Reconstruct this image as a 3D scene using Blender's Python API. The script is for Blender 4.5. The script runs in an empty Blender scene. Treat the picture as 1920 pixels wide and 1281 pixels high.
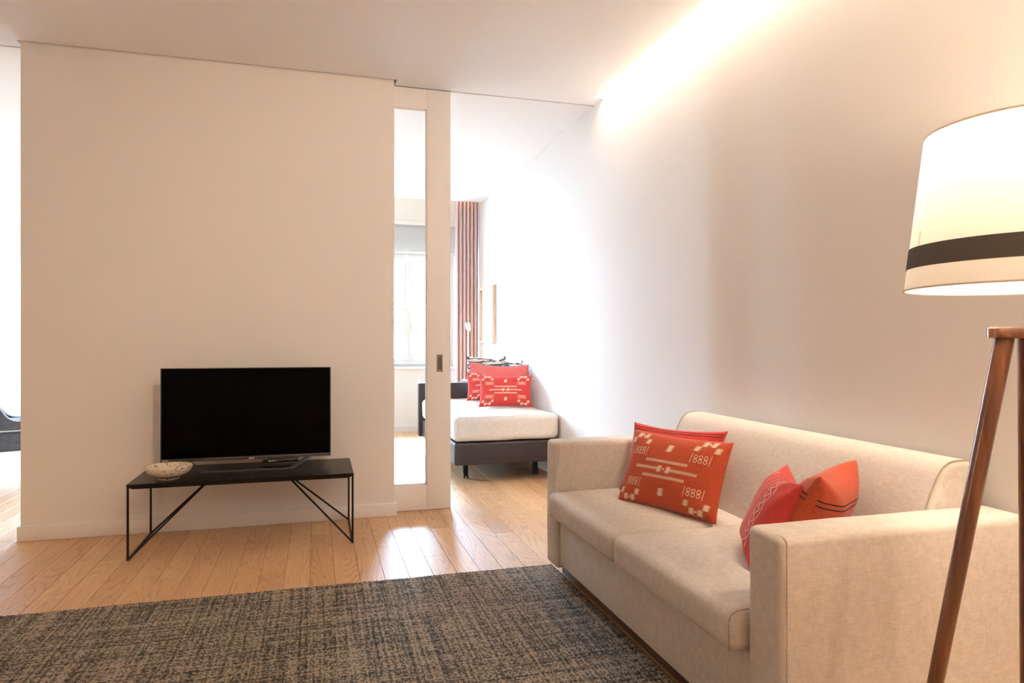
import bpy, bmesh, math, random
from mathutils import Vector, Matrix, noise as mnoise

random.seed(7)
sc = bpy.context.scene
C = sc.collection
PI = math.pi
R = math.radians

# ------------------------------------------------------------------ camera
cam_d = bpy.data.cameras.new('camera')
cam_d.sensor_width = 36.0
cam_d.lens = 23.93
cam_d.clip_start = 0.05
cam = bpy.data.objects.new('camera', cam_d)
C.objects.link(cam)
cam.location = (0, 0, 1.2)
cam.rotation_euler = (R(90), 0, R(-15.92))
sc.camera = cam

# ------------------------------------------------------------------ world, exposure
SKY = 76.0
w = bpy.data.worlds.new('overcast_sky')
sc.world = w
w.use_nodes = True
bg = w.node_tree.nodes['Background']
bg.inputs['Color'].default_value = (0.52, 0.73, 1.0, 1)
bg.inputs['Strength'].default_value = SKY

sc.view_settings.view_transform = 'Standard'
sc.view_settings.look = 'None'
sc.view_settings.gamma = 1.0
sc.view_settings.use_curve_mapping = False
sc.view_settings.exposure = 1.0
cy = sc.cycles
cy.max_bounces = 14
cy.diffuse_bounces = 7
cy.glossy_bounces = 5
cy.transmission_bounces = 8
cy.transparent_max_bounces = 12
cy.sample_clamp_indirect = 6.0
cy.caustics_reflective = False
cy.caustics_refractive = False

COVE_W = 68.0      # wall-wash cove over the sofa
LAMP_W = 13.0      # floor lamp bulb
ADDED_GLOBE_L = 95.0   # unseen globe wall lamp, fitting added for the light from the left
CURT_W = 0.35       # curtain cove in the bedroom
READ_W = 3.0
ADDED_SPOT_W = 58.0      # unseen ceiling spot, added to brighten the TV wall
FILL_LAMP_W = 14.0   # unseen ceiling lamp behind the camera, added as fill light
WARM = (1.0, 0.75, 0.53)
WARM2 = (1.0, 0.81, 0.62)


def light_area(name, loc, rot, sx, sy, power, col, portal=False):
    d = bpy.data.lights.new(name, 'AREA')
    d.shape = 'RECTANGLE'
    d.size = sx
    d.size_y = sy
    d.energy = power
    d.color = col
    o = bpy.data.objects.new(name, d)
    C.objects.link(o)
    o.location = loc
    o.rotation_euler = rot
    if portal:
        d.cycles.is_portal = True
    return o


# daylight portals in the two window openings (they only guide the sky light)
WIN = [(0.58, 1.77), (-2.35, -1.05)]
WZ0, WZ1 = 0.862, 2.42
for a, b in WIN:
    light_area('window_portal', ((a + b) / 2, 9.40, (WZ0 + WZ1) / 2), (R(-90), 0, 0), b - a, WZ1 - WZ0, 1.0, (1, 1, 1), True)


# ------------------------------------------------------------------ materials
def nodes(name):
    m = bpy.data.materials.new(name)
    m.use_nodes = True
    return m, m.node_tree.nodes, m.node_tree.links, m.node_tree.nodes['Principled BSDF']


def mat(name, col, rough=0.6, metal=0.0, spec=0.5, noise=0.0, nscale=30, bump=0.0, bscale=200, coat=0.0):
    m, n, l, p = nodes(name)
    p.inputs['Base Color'].default_value = (*col, 1)
    p.inputs['Roughness'].default_value = rough
    p.inputs['Metallic'].default_value = metal
    p.inputs['Specular IOR Level'].default_value = spec
    p.inputs['Coat Weight'].default_value = coat
    tc = n.new('ShaderNodeTexCoord')
    if noise > 0:
        t = n.new('ShaderNodeTexNoise')
        t.inputs['Scale'].default_value = nscale
        t.inputs['Detail'].default_value = 4
        l.new(tc.outputs['Object'], t.inputs['Vector'])
        mx = n.new('ShaderNodeMix')
        mx.data_type = 'RGBA'
        mx.inputs[6].default_value = (*[c * (1 - noise) for c in col], 1)
        mx.inputs[7].default_value = (*[min(1, c * (1 + noise)) for c in col], 1)
        l.new(t.outputs['Fac'], mx.inputs[0])
        l.new(mx.outputs[2], p.inputs['Base Color'])
    if bump > 0:
        t2 = n.new('ShaderNodeTexNoise')
        t2.inputs['Scale'].default_value = bscale
        t2.inputs['Detail'].default_value = 3
        l.new(tc.outputs['Object'], t2.inputs['Vector'])
        b = n.new('ShaderNodeBump')
        b.inputs['Strength'].default_value = bump
        b.inputs['Distance'].default_value = 0.002
        l.new(t2.outputs['Fac'], b.inputs['Height'])
        l.new(b.outputs['Normal'], p.inputs['Normal'])
    return m


def emis(name, col, s):
    m, n, l, p = nodes(name)
    p.inputs['Base Color'].default_value = (*col, 1)
    p.inputs['Emission Color'].default_value = (*col, 1)
    p.inputs['Emission Strength'].default_value = s
    return m


def math_node(n, l, op, a, b=None, c=None):
    m = n.new('ShaderNodeMath')
    m.operation = op
    for i, v in enumerate((a, b, c)):
        if v is None:
            continue
        if isinstance(v, (int, float)):
            m.inputs[i].default_value = v
        else:
            l.new(v, m.inputs[i])
    return m.outputs[0]


def ramp(n, l, fac, stops):
    r = n.new('ShaderNodeValToRGB')
    while len(r.color_ramp.elements) < len(stops):
        r.color_ramp.elements.new(0.5)
    for e, (p, c) in zip(r.color_ramp.elements, stops):
        e.position = p
        e.color = (*c, 1)
    l.new(fac, r.inputs['Fac'])
    return r.outputs['Color']


def mapped_noise(n, l, vec, scale, nscale=1.0, detail=2.0, dist=0.0):
    mp = n.new('ShaderNodeMapping')
    mp.inputs['Scale'].default_value = scale
    l.new(vec, mp.inputs['Vector'])
    t = n.new('ShaderNodeTexNoise')
    t.inputs['Scale'].default_value = nscale
    t.inputs['Detail'].default_value = detail
    t.inputs['Distortion'].default_value = dist
    l.new(mp.outputs[0], t.inputs['Vector'])
    return t.outputs['Fac']


def oak_floor():
    m, n, l, p = nodes('oak_plank')
    tc = n.new('ShaderNodeTexCoord')
    oi = n.new('ShaderNodeObjectInfo')
    geo = n.new('ShaderNodeNewGeometry')
    rnd_ = math_node(n, l, 'FRACT', math_node(n, l, 'ADD', oi.outputs['Random'], math_node(n, l, 'MULTIPLY', geo.outputs['Random Per Island'], 7.3)))
    off = n.new('ShaderNodeVectorMath')
    off.operation = 'SCALE'
    cmb = n.new('ShaderNodeCombineXYZ')
    l.new(rnd_, cmb.inputs[0])
    l.new(rnd_, cmb.inputs[1])
    l.new(rnd_, cmb.inputs[2])
    l.new(cmb.outputs[0], off.inputs[0])
    off.inputs['Scale'].default_value = 73.0
    add = n.new('ShaderNodeVectorMath')
    l.new(tc.outputs['Object'], add.inputs[0])
    l.new(off.outputs[0], add.inputs[1])
    v = add.outputs[0]
    # cathedral grain = contour lines of a stretched noise
    big = mapped_noise(n, l, v, (9.0, 0.75, 1.0), 1.0, 1.0, 0.25)
    rings = math_node(n, l, 'MULTIPLY', big, 22.0)
    fr = math_node(n, l, 'FRACT', rings)
    tri = math_node(n, l, 'ABSOLUTE', math_node(n, l, 'SUBTRACT', fr, 0.5))   # 0..0.5
    line = math_node(n, l, 'SMOOTH_MIN', math_node(n, l, 'MULTIPLY', tri, 4.0), 1.0, 0.3)
    pores = mapped_noise(n, l, v, (330.0, 9.0, 1.0), 1.0, 3.0)
    tone = mapped_noise(n, l, v, (5.0, 0.6, 1.0), 1.0, 2.0)
    g = math_node(n, l, 'ADD', math_node(n, l, 'MULTIPLY', line, 0.24), math_node(n, l, 'MULTIPLY', pores, 0.45))
    g = math_node(n, l, 'ADD', g, math_node(n, l, 'ADD', math_node(n, l, 'MULTIPLY', tone, 0.35), 0.10))
    g = math_node(n, l, 'ADD', g, math_node(n, l, 'MULTIPLY', math_node(n, l, 'SUBTRACT', rnd_, 0.5), 0.22))
    col = ramp(n, l, g, [(0.28, (0.34, 0.170, 0.074)), (0.58, (0.56, 0.318, 0.154)), (0.9, (0.70, 0.45, 0.245))])
    l.new(col, p.inputs['Base Color'])
    p.inputs['Roughness'].default_value = 0.44
    p.inputs['Specular IOR Level'].default_value = 0.75
    h = math_node(n, l, 'ADD', math_node(n, l, 'MULTIPLY', line, 0.6), math_node(n, l, 'MULTIPLY', pores, 0.9))
    b = n.new('ShaderNodeBump')
    b.inputs['Strength'].default_value = 0.13
    b.inputs['Distance'].default_value = 0.0012
    l.new(h, b.inputs['Height'])
    l.new(b.outputs['Normal'], p.inputs['Normal'])
    return m


def rug_mat():
    m, n, l, p = nodes('rug_weave')
    tc = n.new('ShaderNodeTexCoord')
    sx = n.new('ShaderNodeSeparateXYZ')
    l.new(tc.outputs['Object'], sx.inputs[0])
    PX, PY = 0.0066, 0.0084
    wob = mapped_noise(n, l, tc.outputs['Object'], (6, 6, 1), 1.0, 2.0)
    yy = math_node(n, l, 'ADD', math_node(n, l, 'DIVIDE', sx.outputs[1], PY), math_node(n, l, 'MULTIPLY', wob, 1.5))
    row = math_node(n, l, 'FLOOR', yy)
    odd = math_node(n, l, 'MULTIPLY', math_node(n, l, 'MODULO', math_node(n, l, 'ABSOLUTE', row), 2.0), 0.5)
    xx = math_node(n, l, 'ADD', math_node(n, l, 'ADD', math_node(n, l, 'DIVIDE', sx.outputs[0], PX), odd), math_node(n, l, 'MULTIPLY', wob, 2.3))
    colm = math_node(n, l, 'FLOOR', xx)
    cell = n.new('ShaderNodeCombineXYZ')
    l.new(colm, cell.inputs[0])
    l.new(row, cell.inputs[1])
    wn = n.new('ShaderNodeTexWhiteNoise')
    wn.noise_dimensions = '2D'
    l.new(cell.outputs[0], wn.inputs['Vector'])
    warp = mapped_noise(n, l, tc.outputs['Object'], (85, 1.3, 1), 1.0, 3.0)     # streaks along y
    weft = mapped_noise(n, l, tc.outputs['Object'], (1.1, 62, 1), 1.0, 3.0)     # streaks along x
    val = math_node(n, l, 'MULTIPLY', wn.outputs['Value'], 0.40)
    val = math_node(n, l, 'ADD', val, math_node(n, l, 'MULTIPLY', warp, 0.85))
    val = math_node(n, l, 'ADD', val, math_node(n, l, 'MULTIPLY', weft, 0.75))
    v2 = math_node(n, l, 'SUBTRACT', math_node(n, l, 'MULTIPLY', val, 1.5), 0.97)
    col = ramp(n, l, v2, [(0.12, (0.044, 0.041, 0.040)), (0.43, (0.20, 0.168, 0.135)), (0.80, (0.60, 0.485, 0.365))])
    fy = math_node(n, l, 'ABSOLUTE', math_node(n, l, 'SUBTRACT', math_node(n, l, 'FRACT', yy), 0.5))
    fx = math_node(n, l, 'ABSOLUTE', math_node(n, l, 'SUBTRACT', math_node(n, l, 'FRACT', xx), 0.5))
    bx = math_node(n, l, 'SUBTRACT', 0.25, math_node(n, l, 'MULTIPLY', fx, fx))
    by = math_node(n, l, 'SUBTRACT', 0.25, math_node(n, l, 'MULTIPLY', fy, fy))
    hgt = math_node(n, l, 'MULTIPLY', math_node(n, l, 'MULTIPLY', bx, by), 16.0)
    l.new(col, p.inputs['Base Color'])
    p.inputs['Roughness'].default_value = 0.85
    p.inputs['Specular IOR Level'].default_value = 0.25
    b = n.new('ShaderNodeBump')
    b.inputs['Strength'].default_value = 1.0
    b.inputs['Distance'].default_value = 0.006
    l.new(hgt, b.inputs['Height'])
    l.new(b.outputs['Normal'], p.inputs['Normal'])
    return m


def linen(name, c0, c1, fine=1.0, rough=0.85):
    m, n, l, p = nodes(name)
    tc = n.new('ShaderNodeTexCoord')
    v = tc.outputs['Object']
    hi, lo = 430 * fine, 42 * fine
    a = mapped_noise(n, l, v, (hi, lo, lo), 1.0, 2.0)
    b_ = mapped_noise(n, l, v, (lo, hi, lo), 1.0, 2.0)
    c_ = mapped_noise(n, l, v, (lo, lo, hi), 1.0, 2.0)
    g = math_node(n, l, 'ADD', math_node(n, l, 'MULTIPLY', a, 0.3), math_node(n, l, 'MULTIPLY', b_, 0.3))
    g = math_node(n, l, 'ADD', g, math_node(n, l, 'MULTIPLY', c_, 0.4))
    col = ramp(n, l, g, [(0.38, c0), (0.62, c1)])
    l.new(col, p.inputs['Base Color'])
    p.inputs['Roughness'].default_value = rough
    p.inputs['Specular IOR Level'].default_value = 0.25
    p.inputs['Sheen Weight'].default_value = 0.15
    bp = n.new('ShaderNodeBump')
    bp.inputs['Strength'].default_value = 0.25
    bp.inputs['Distance'].default_value = 0.0015
    l.new(g, bp.inputs['Height'])
    l.new(bp.outputs['Normal'], p.inputs['Normal'])
    return m


def wood(name, dark, light, axis_scale, rough=0.35, coat=0.3, spec=0.5):
    m, n, l, p = nodes(name)
    tc = n.new('ShaderNodeTexCoord')
    a = mapped_noise(n, l, tc.outputs['Object'], axis_scale, 1.0, 4.0, 0.4)
    col = ramp(n, l, a, [(0.3, dark), (0.7, light)])
    l.new(col, p.inputs['Base Color'])
    p.inputs['Roughness'].default_value = rough
    p.inputs['Coat Weight'].default_value = coat
    p.inputs['Coat Roughness'].default_value = 0.15
    p.inputs['Specular IOR Level'].default_value = spec
    return m


def glass_mat():
    m = bpy.data.materials.new('clear_glass')
    m.use_nodes = True
    n, l = m.node_tree.nodes, m.node_tree.links
    n.clear()
    out = n.new('ShaderNodeOutputMaterial')
    tr = n.new('ShaderNodeBsdfTransparent')
    tr.inputs['Color'].default_value = (0.97, 0.985, 0.98, 1)
    gl = n.new('ShaderNodeBsdfGlossy')
    gl.inputs['Roughness'].default_value = 0.02
    lw = n.new('ShaderNodeLayerWeight')
    lw.inputs['Blend'].default_value = 0.12
    mx = n.new('ShaderNodeMixShader')
    sc_ = math_node(n, l, 'MULTIPLY', lw.outputs['Fresnel'], 0.7)
    l.new(sc_, mx.inputs[0])
    l.new(tr.outputs[0], mx.inputs[1])
    l.new(gl.outputs[0], mx.inputs[2])
    l.new(mx.outputs[0], out.inputs['Surface'])
    return m


def shade_mat(name, dcol, tcol, f):
    m = bpy.data.materials.new(name)
    m.use_nodes = True
    n, l = m.node_tree.nodes, m.node_tree.links
    n.clear()
    out = n.new('ShaderNodeOutputMaterial')
    df = n.new('ShaderNodeBsdfDiffuse')
    df.inputs['Color'].default_value = (*dcol, 1)
    tl = n.new('ShaderNodeBsdfTranslucent')
    tc = n.new('ShaderNodeTexCoord')
    nz = mapped_noise(n, l, tc.outputs['Object'], (220, 220, 30), 1.0, 3.0)
    col = ramp(n, l, nz, [(0.2, tuple(c * 0.93 for c in tcol)), (0.8, tcol)])
    l.new(col, tl.inputs['Color'])
    mx = n.new('ShaderNodeMixShader')
    mx.inputs[0].default_value = f
    l.new(df.outputs[0], mx.inputs[1])
    l.new(tl.outputs[0], mx.inputs[2])
    l.new(mx.outputs[0], out.inputs['Surface'])
    return m


def bw_mat():
    m, n, l, p = nodes('monochrome_weave')
    tc = n.new('ShaderNodeTexCoord')
    a = mapped_noise(n, l, tc.outputs['Object'], (5, 5, 14), 1.0, 1.5, 0.6)
    col = ramp(n, l, a, [(0.46, (0.80, 0.78, 0.74)), (0.49, (0.05, 0.055, 0.065)), (0.55, (0.06, 0.06, 0.07)), (0.58, (0.62, 0.52, 0.43))])
    l.new(col, p.inputs['Base Color'])
    p.inputs['Roughness'].default_value = 0.9
    return m


def speckle_mat():
    m, n, l, p = nodes('speckled_stoneware')
    tc = n.new('ShaderNodeTexCoord')
    v = n.new('ShaderNodeTexVoronoi')
    v.inputs['Scale'].default_value = 95
    l.new(tc.outputs['Object'], v.inputs['Vector'])
    nz = mapped_noise(n, l, tc.outputs['Object'], (45, 45, 45), 1.0, 2.0)
    thr = math_node(n, l, 'MULTIPLY', math_node(n, l, 'SUBTRACT', nz, 0.30), 1.35)
    s = math_node(n, l, 'LESS_THAN', v.outputs['Distance'], thr)
    mx = n.new('ShaderNodeMix')
    mx.data_type = 'RGBA'
    mx.inputs[6].default_value = (0.68, 0.60, 0.48, 1)
    mx.inputs[7].default_value = (0.20, 0.12, 0.07, 1)
    l.new(s, mx.inputs[0])
    l.new(mx.outputs[2], p.inputs['Base Color'])
    p.inputs['Roughness'].default_value = 0.4
    return m


M = dict(
    paint=mat('white_wall_paint', (0.80, 0.785, 0.77), 0.9, spec=0.2, bump=0.04, bscale=260),
    ceil=mat('white_ceiling_paint', (0.86, 0.85, 0.845), 0.92, spec=0.2),
    trim=mat('white_lacquer', (0.80, 0.78, 0.76), 0.45, noise=0.01),
    oak=oak_floor(), rug=rug_mat(),
    rugedge=mat('dark_rug_binding', (0.05, 0.042, 0.036), 0.9, noise=0.6, nscale=90),
    sofa=linen('beige_linen', (0.52, 0.47, 0.415), (0.65, 0.60, 0.545)),
    seam=mat('linen_seam', (0.36, 0.29, 0.22), 0.9),
    plinth=mat('dark_wood_plinth', (0.10, 0.055, 0.03), 0.5, noise=0.3, nscale=12),
    rust=linen('rust_cotton', (0.36, 0.050, 0.018), (0.50, 0.082, 0.032), 1.6, 0.95),
    red=linen('red_cotton', (0.42, 0.030, 0.026), (0.54, 0.050, 0.040), 1.6, 0.95),
    coral=linen('coral_linen', (0.50, 0.095, 0.085), (0.60, 0.14, 0.125), 1.3, 0.95),
    cream=mat('cream_thread', (0.80, 0.62, 0.46), 0.9, noise=0.12, nscale=400),
    thread=mat('dark_thread', (0.035, 0.012, 0.012), 0.9),
    pipe=mat('slate_piping', (0.20, 0.22, 0.26), 0.8),
    bw=bw_mat(),
    black=mat('black_metal', (0.007, 0.006, 0.006), 0.45, spec=0.25),
    btop=wood('black_stained_wood', (0.006, 0.005, 0.0045), (0.013, 0.010, 0.008), (3, 60, 60), 0.30, 0.0, 0.22),
    screen=mat('tv_screen', (0.001, 0.001, 0.001), 0.12, spec=0.06),
    silver=mat('brushed_silver', (0.52, 0.50, 0.48), 0.35, metal=0.9),
    darkplastic=mat('dark_plastic', (0.012, 0.012, 0.013), 0.4),
    graphite=mat('graphite_metal', (0.10, 0.095, 0.092), 0.38, metal=0.5),
    white=mat('white_print', (0.8, 0.8, 0.8), 0.6),
    redprint=mat('red_print', (0.6, 0.02, 0.03), 0.6),
    bowl=speckle_mat(),
    walnut=wood('walnut', (0.075, 0.022, 0.009), (0.20, 0.070, 0.026), (60, 60, 3), 0.28, 0.6),
    shade=shade_mat('cream_lampshade', (0.84, 0.81, 0.76), (0.80, 0.77, 0.70), 0.135),
    band=shade_mat('grey_shade_band', (0.14, 0.128, 0.12), (0.09, 0.078, 0.068), 0.3),
    bulb=emis('lit_bulb', (1.0, 0.86, 0.66), 25.0),
    led=emis('led_strip', (1.0, 0.84, 0.62), 3.0),
    brass=mat('brass_fitting', (0.55, 0.42, 0.25), 0.35, metal=1.0),
    leather=mat('dark_brown_leather', (0.030, 0.022, 0.023), 0.42, bump=0.25, bscale=500),
    bedding=linen('off_white_bedspread', (0.60, 0.55, 0.50), (0.74, 0.70, 0.655), 0.8, 0.95),
    curtain=mat('mauve_curtain', (0.64, 0.475, 0.45), 0.95, spec=0.1),
    glass=glass_mat(),
    chrome=mat('chrome', (0.75, 0.75, 0.76), 0.2, metal=1.0),
    nickel=mat('bronze_nickel', (0.34, 0.27, 0.21), 0.5, metal=0.3),
    frame=wood('pale_oak', (0.46, 0.30, 0.20), (0.62, 0.45, 0.32), (40, 40, 4), 0.5, 0.0),
    paper=mat('art_paper', (0.82, 0.81, 0.80), 0.8, noise=0.02),
    ink=mat('pale_grey_ink', (0.42, 0.46, 0.55), 0.8, noise=0.1),
    ink2=mat('faint_grey_ink', (0.70, 0.71, 0.76), 0.8, noise=0.05),
    greychair=linen('slate_grey_wool', (0.075, 0.085, 0.105), (0.15, 0.165, 0.19), 1.0, 0.95),
    whitepipe=mat('pale_piping', (0.72, 0.74, 0.78), 0.7),
    greytable=mat('dark_grey_lacquer', (0.10, 0.10, 0.11), 0.3),
    blind=shade_mat('white_roller_blind', (0.80, 0.80, 0.80), (0.80, 0.81, 0.83), 0.6),
    tile=mat('weathered_roof_tile', (0.46, 0.33, 0.27), 0.9, noise=0.2, nscale=6),
    stucco=mat('pale_stucco', (0.78, 0.77, 0.74), 0.9, noise=0.04, nscale=5),
    ledge=mat('grey_stone_ledge', (0.40, 0.41, 0.43), 0.9, noise=0.1),
    leaf=mat('climber_leaf', (0.10, 0.15, 0.07), 0.7, noise=0.2),
    pave=mat('grey_paving', (0.50, 0.49, 0.47), 0.9, noise=0.1, nscale=3),
    sub=mat('dark_subfloor', (0.09, 0.05, 0.03), 0.9),
)

# ------------------------------------------------------------------ helpers
ORG = {}


def org(o):
    return ORG.get(o, Vector((0, 0, 0)))


def empty(name, loc, rot=(0, 0, 0)):
    o = bpy.data.objects.new(name, None)
    o.empty_display_size = 0.1
    C.objects.link(o)
    o.location = loc
    o.rotation_euler = rot
    ORG[o] = Vector(loc)
    return o


def tag(o, label=None, cat=None, group=None, kind=None):
    if label:
        o['label'] = label
    if cat:
        o['category'] = cat
    if group:
        o['group'] = group
    if kind:
        o['kind'] = kind
    return o


def finish(name, bm, m, parent=None, loc=None, world=True, smooth=True, angle=40):
    """link a bmesh as one object; geometry authored in world space unless world=False"""
    bmesh.ops.recalc_face_normals(bm, faces=bm.faces[:])
    o_org = Vector(loc) if loc is not None else (org(parent) if parent else Vector((0, 0, 0)))
    if world:
        for v in bm.verts:
            v.co -= o_org
    me = bpy.data.meshes.new(name)
    bm.to_mesh(me)
    bm.free()
    me.materials.append(m)
    if smooth:
        me.polygons.foreach_set('use_smooth', [True] * len(me.polygons))
        try:
            me.set_sharp_from_angle(angle=R(angle))
        except Exception:
            pass
    o = bpy.data.objects.new(name, me)
    C.objects.link(o)
    if parent:
        o.parent = parent
        if loc is not None:
            o.location = o_org - org(parent)
    else:
        o.location = o_org
    ORG[o] = o_org
    return o


def add_box(bm, x0, x1, y0, y1, z0, z1, bev=0.0, seg=3):
    r = bmesh.ops.create_cube(bm, size=1.0)
    vs = r['verts']
    for v in vs:
        v.co = Vector((x0 + (v.co.x + 0.5) * (x1 - x0), y0 + (v.co.y + 0.5) * (y1 - y0), z0 + (v.co.z + 0.5) * (z1 - z0)))
    if bev > 0:
        es = set()
        for v in vs:
            es.update(v.link_edges)
        bmesh.ops.bevel(bm, geom=list(es), offset=bev, segments=seg, profile=0.5, affect='EDGES')
    return bm


def box(name, b, m, parent=None, bev=0.0, seg=3, **k):
    bm = bmesh.new()
    add_box(bm, *b, bev=bev, seg=seg)
    return finish(name, bm, m, parent, **k)


def boxes(name, bs, m, parent=None, bev=0.0, **k):
    bm = bmesh.new()
    for b in bs:
        add_box(bm, *b, bev=bev, seg=2)
    return finish(name, bm, m, parent, **k)


def add_tube(bm, pts, rad, seg=8, closed=False, caps=True):
    pts = [Vector(p) for p in pts]
    n = len(pts)
    rads = rad if isinstance(rad, (list, tuple)) else [rad] * n
    rings = []
    prev = None
    for i, p in enumerate(pts):
        if closed:
            d = pts[(i + 1) % n] - pts[i - 1]
        else:
            d = pts[min(i + 1, n - 1)] - pts[max(i - 1, 0)]
        d.normalize()
        if prev is None:
            up = Vector((0, 0, 1)) if abs(d.z) < 0.95 else Vector((1, 0, 0))
            u = d.cross(up).normalized()
        else:
            u = (prev - d * prev.dot(d))
            if u.length < 1e-5:
                u = d.orthogonal()
            u.normalize()
        prev = u
        v = d.cross(u)
        rings.append([bm.verts.new(p + (u * math.cos(2 * PI * k / seg) + v * math.sin(2 * PI * k / seg)) * rads[i]) for k in range(seg)])
    m = n if closed else n - 1
    for i in range(m):
        a, b = rings[i], rings[(i + 1) % n]
        for k in range(seg):
            bm.faces.new((a[k], a[(k + 1) % seg], b[(k + 1) % seg], b[k]))
    if caps and not closed:
        bm.faces.new(rings[0][::-1])
        bm.faces.new(rings[-1])
    return bm


def tube(name, pts, rad, m, parent=None, seg=8, closed=False, **k):
    bm = bmesh.new()
    add_tube(bm, pts, rad, seg, closed)
    return finish(name, bm, m, parent, **k)


def add_lathe(bm, prof, c, seg=40):
    """prof: list of (r,z); r==0 makes a pole"""
    rings = []
    for r, z in prof:
        if r < 1e-6:
            rings.append([bm.verts.new((c[0], c[1], c[2] + z))])
        else:
            rings.append([bm.verts.new((c[0] + r * math.cos(2 * PI * k / seg), c[1] + r * math.sin(2 * PI * k / seg), c[2] + z)) for k in range(seg)])
    for a, b in zip(rings, rings[1:]):
        for k in range(seg):
            k2 = (k + 1) % seg
            if len(a) == 1 and len(b) == 1:
                continue
            if len(a) == 1:
                bm.faces.new((a[0], b[k], b[k2]))
            elif len(b) == 1:
                bm.faces.new((a[k], a[k2], b[0]))
            else:
                bm.faces.new((a[k], a[k2], b[k2], b[k]))
    return bm


def lathe(name, prof, c, m, parent=None, seg=40, **k):
    bm = bmesh.new()
    add_lathe(bm, prof, c, seg)
    return finish(name, bm, m, parent, **k)


def rounded_poly(pts, rads, n=6):
    """2d polygon with rounded corners"""
    out = []
    N = len(pts)
    for i in range(N):
        p = Vector(pts[i])
        a = Vector(pts[i - 1]) - p
        b = Vector(pts[(i + 1) % N]) - p
        r = rads[i]
        if r <= 0:
            out.append(p)
            continue
        r = min(r, a.length * 0.49, b.length * 0.49)
        p0 = p + a.normalized() * r
        p1 = p + b.normalized() * r
        for k in range(n + 1):
            t = k / n
            out.append((1 - t) ** 2 * p0 + 2 * t * (1 - t) * p + t * t * p1)
    return out


def add_prism_y(bm, poly, y0, y1, endr=0.0, seg=3, steps=1):
    """poly of (x,z) extruded along y with softened ends"""
    ctr = Vector((0, 0))
    for p in poly:
        ctr += Vector(p)
    ctr /= len(poly)
    secs = []
    if endr > 0:
        for k in range(seg + 1):
            a = k / seg * PI / 2
            secs.append((y0 + endr * (1 - math.sin(a)), endr * (1 - math.cos(a))))
        secs = secs[::-1]
        secs = [(y0 + endr * (1 - math.cos(k / seg * PI / 2)), endr * (1 - math.sin(k / seg * PI / 2))) for k in range(seg + 1)]
        for s in range(1, steps):
            secs.append((y0 + endr + (y1 - y0 - 2 * endr) * s / steps, 0))
        secs += [(y1 - endr * (1 - math.cos(k / seg * PI / 2)), endr * (1 - math.sin(k / seg * PI / 2))) for k in range(seg, -1, -1)]
    else:
        secs = [(y0 + (y1 - y0) * s / steps, 0) for s in range(steps + 1)]
    # inward normals
    N = len(poly)
    area = sum(poly[i][0] * poly[(i + 1) % N][1] - poly[(i + 1) % N][0] * poly[i][1] for i in range(N))
    sgn = 1 if area > 0 else -1
    nrm = []
    for i in range(N):
        t = Vector(poly[(i + 1) % N]) - Vector(poly[i - 1])
        if t.length < 1e-9:
            t = Vector((1, 0))
        t.normalize()
        nrm.append(Vector((-t.y, t.x)) * sgn)
    rings = []
    for y, ins in secs:
        rings.append([bm.verts.new((p[0] + nn.x * ins, y, p[1] + nn.y * ins)) for p, nn in zip(poly, nrm)])
    for a, b in zip(rings, rings[1:]):
        for k in range(N):
            bm.faces.new((a[k], a[(k + 1) % N], b[(k + 1) % N], b[k]))
    bm.faces.new(rings[0])
    bm.faces.new(rings[-1][::-1])
    return bm


def soft_box(name, b, m, parent, rad=0.03, div=10, crown=0.0, wrinkle=0.0, seed=0, bulge=0.0):
    """upholstered block: subdivided rounded box with a crowned top and slight wrinkles"""
    x0, x1, y0, y1, z0, z1 = b
    bm = bmesh.new()
    add_box(bm, *b, bev=rad, seg=5)
    # cut the long faces so they can be crowned
    for ax, lo, hi in ((0, x0, x1), (1, y0, y1)):
        for k in range(1, div):
            co = [0, 0, 0]
            no = [0, 0, 0]
            co[ax] = lo + (hi - lo) * k / div
            no[ax] = 1
            bmesh.ops.bisect_plane(bm, geom=bm.verts[:] + bm.edges[:] + bm.faces[:], plane_co=co, plane_no=no)
    for k in range(1, 4):
        bmesh.ops.bisect_plane(bm, geom=bm.verts[:] + bm.edges[:] + bm.faces[:], plane_co=(0, 0, z0 + (z1 - z0) * k / 4), plane_no=(0, 0, 1))
    sv = Vector((seed * 3.1, seed * 1.7, 0))
    for v in bm.verts:
        s = (v.co.x - x0) / (x1 - x0) * 2 - 1
        t = (v.co.y - y0) / (y1 - y0) * 2 - 1
        q = (v.co.z - z0) / (z1 - z0)
        v.co.z += crown * max(0, 1 - s * s) * max(0, 1 - t * t) * max(0, q)
        if bulge:
            v.co.x += bulge * s * max(0, 1 - (2 * q - 1) ** 2)
            v.co.y += bulge * t * max(0, 1 - (2 * q - 1) ** 2)
        if wrinkle:
            nn = mnoise.noise(v.co * 9 + sv)
            v.co.z += wrinkle * nn * q
            v.co.x += wrinkle * 0.6 * mnoise.noise(v.co * 11 + sv * 2)
            v.co.y += wrinkle * 0.6 * mnoise.noise(v.co * 8 - sv)
    return finish(name, bm, m, parent, angle=60)


# ------------------------------------------------------------------ structure
XR, XL, XLB = 2.03, -3.90, -2.75       # right wall, living left wall, bedroom left wall
YB, YF = -1.6, 9.10                    # wall behind the camera, window wall
PX0, PX1 = -1.715, 0.507               # partition
PY = 4.735
ZC = 3.0

struct = lambda o: tag(o, kind='structure')

# floor: dark subfloor that parents single oak planks
floor = struct(box('floor', (XL - 0.1, XR + 0.1, YB - 0.1, YF + 0.1, -0.06, -0.016), M['sub'], smooth=False))
PW = 0.1225


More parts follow.
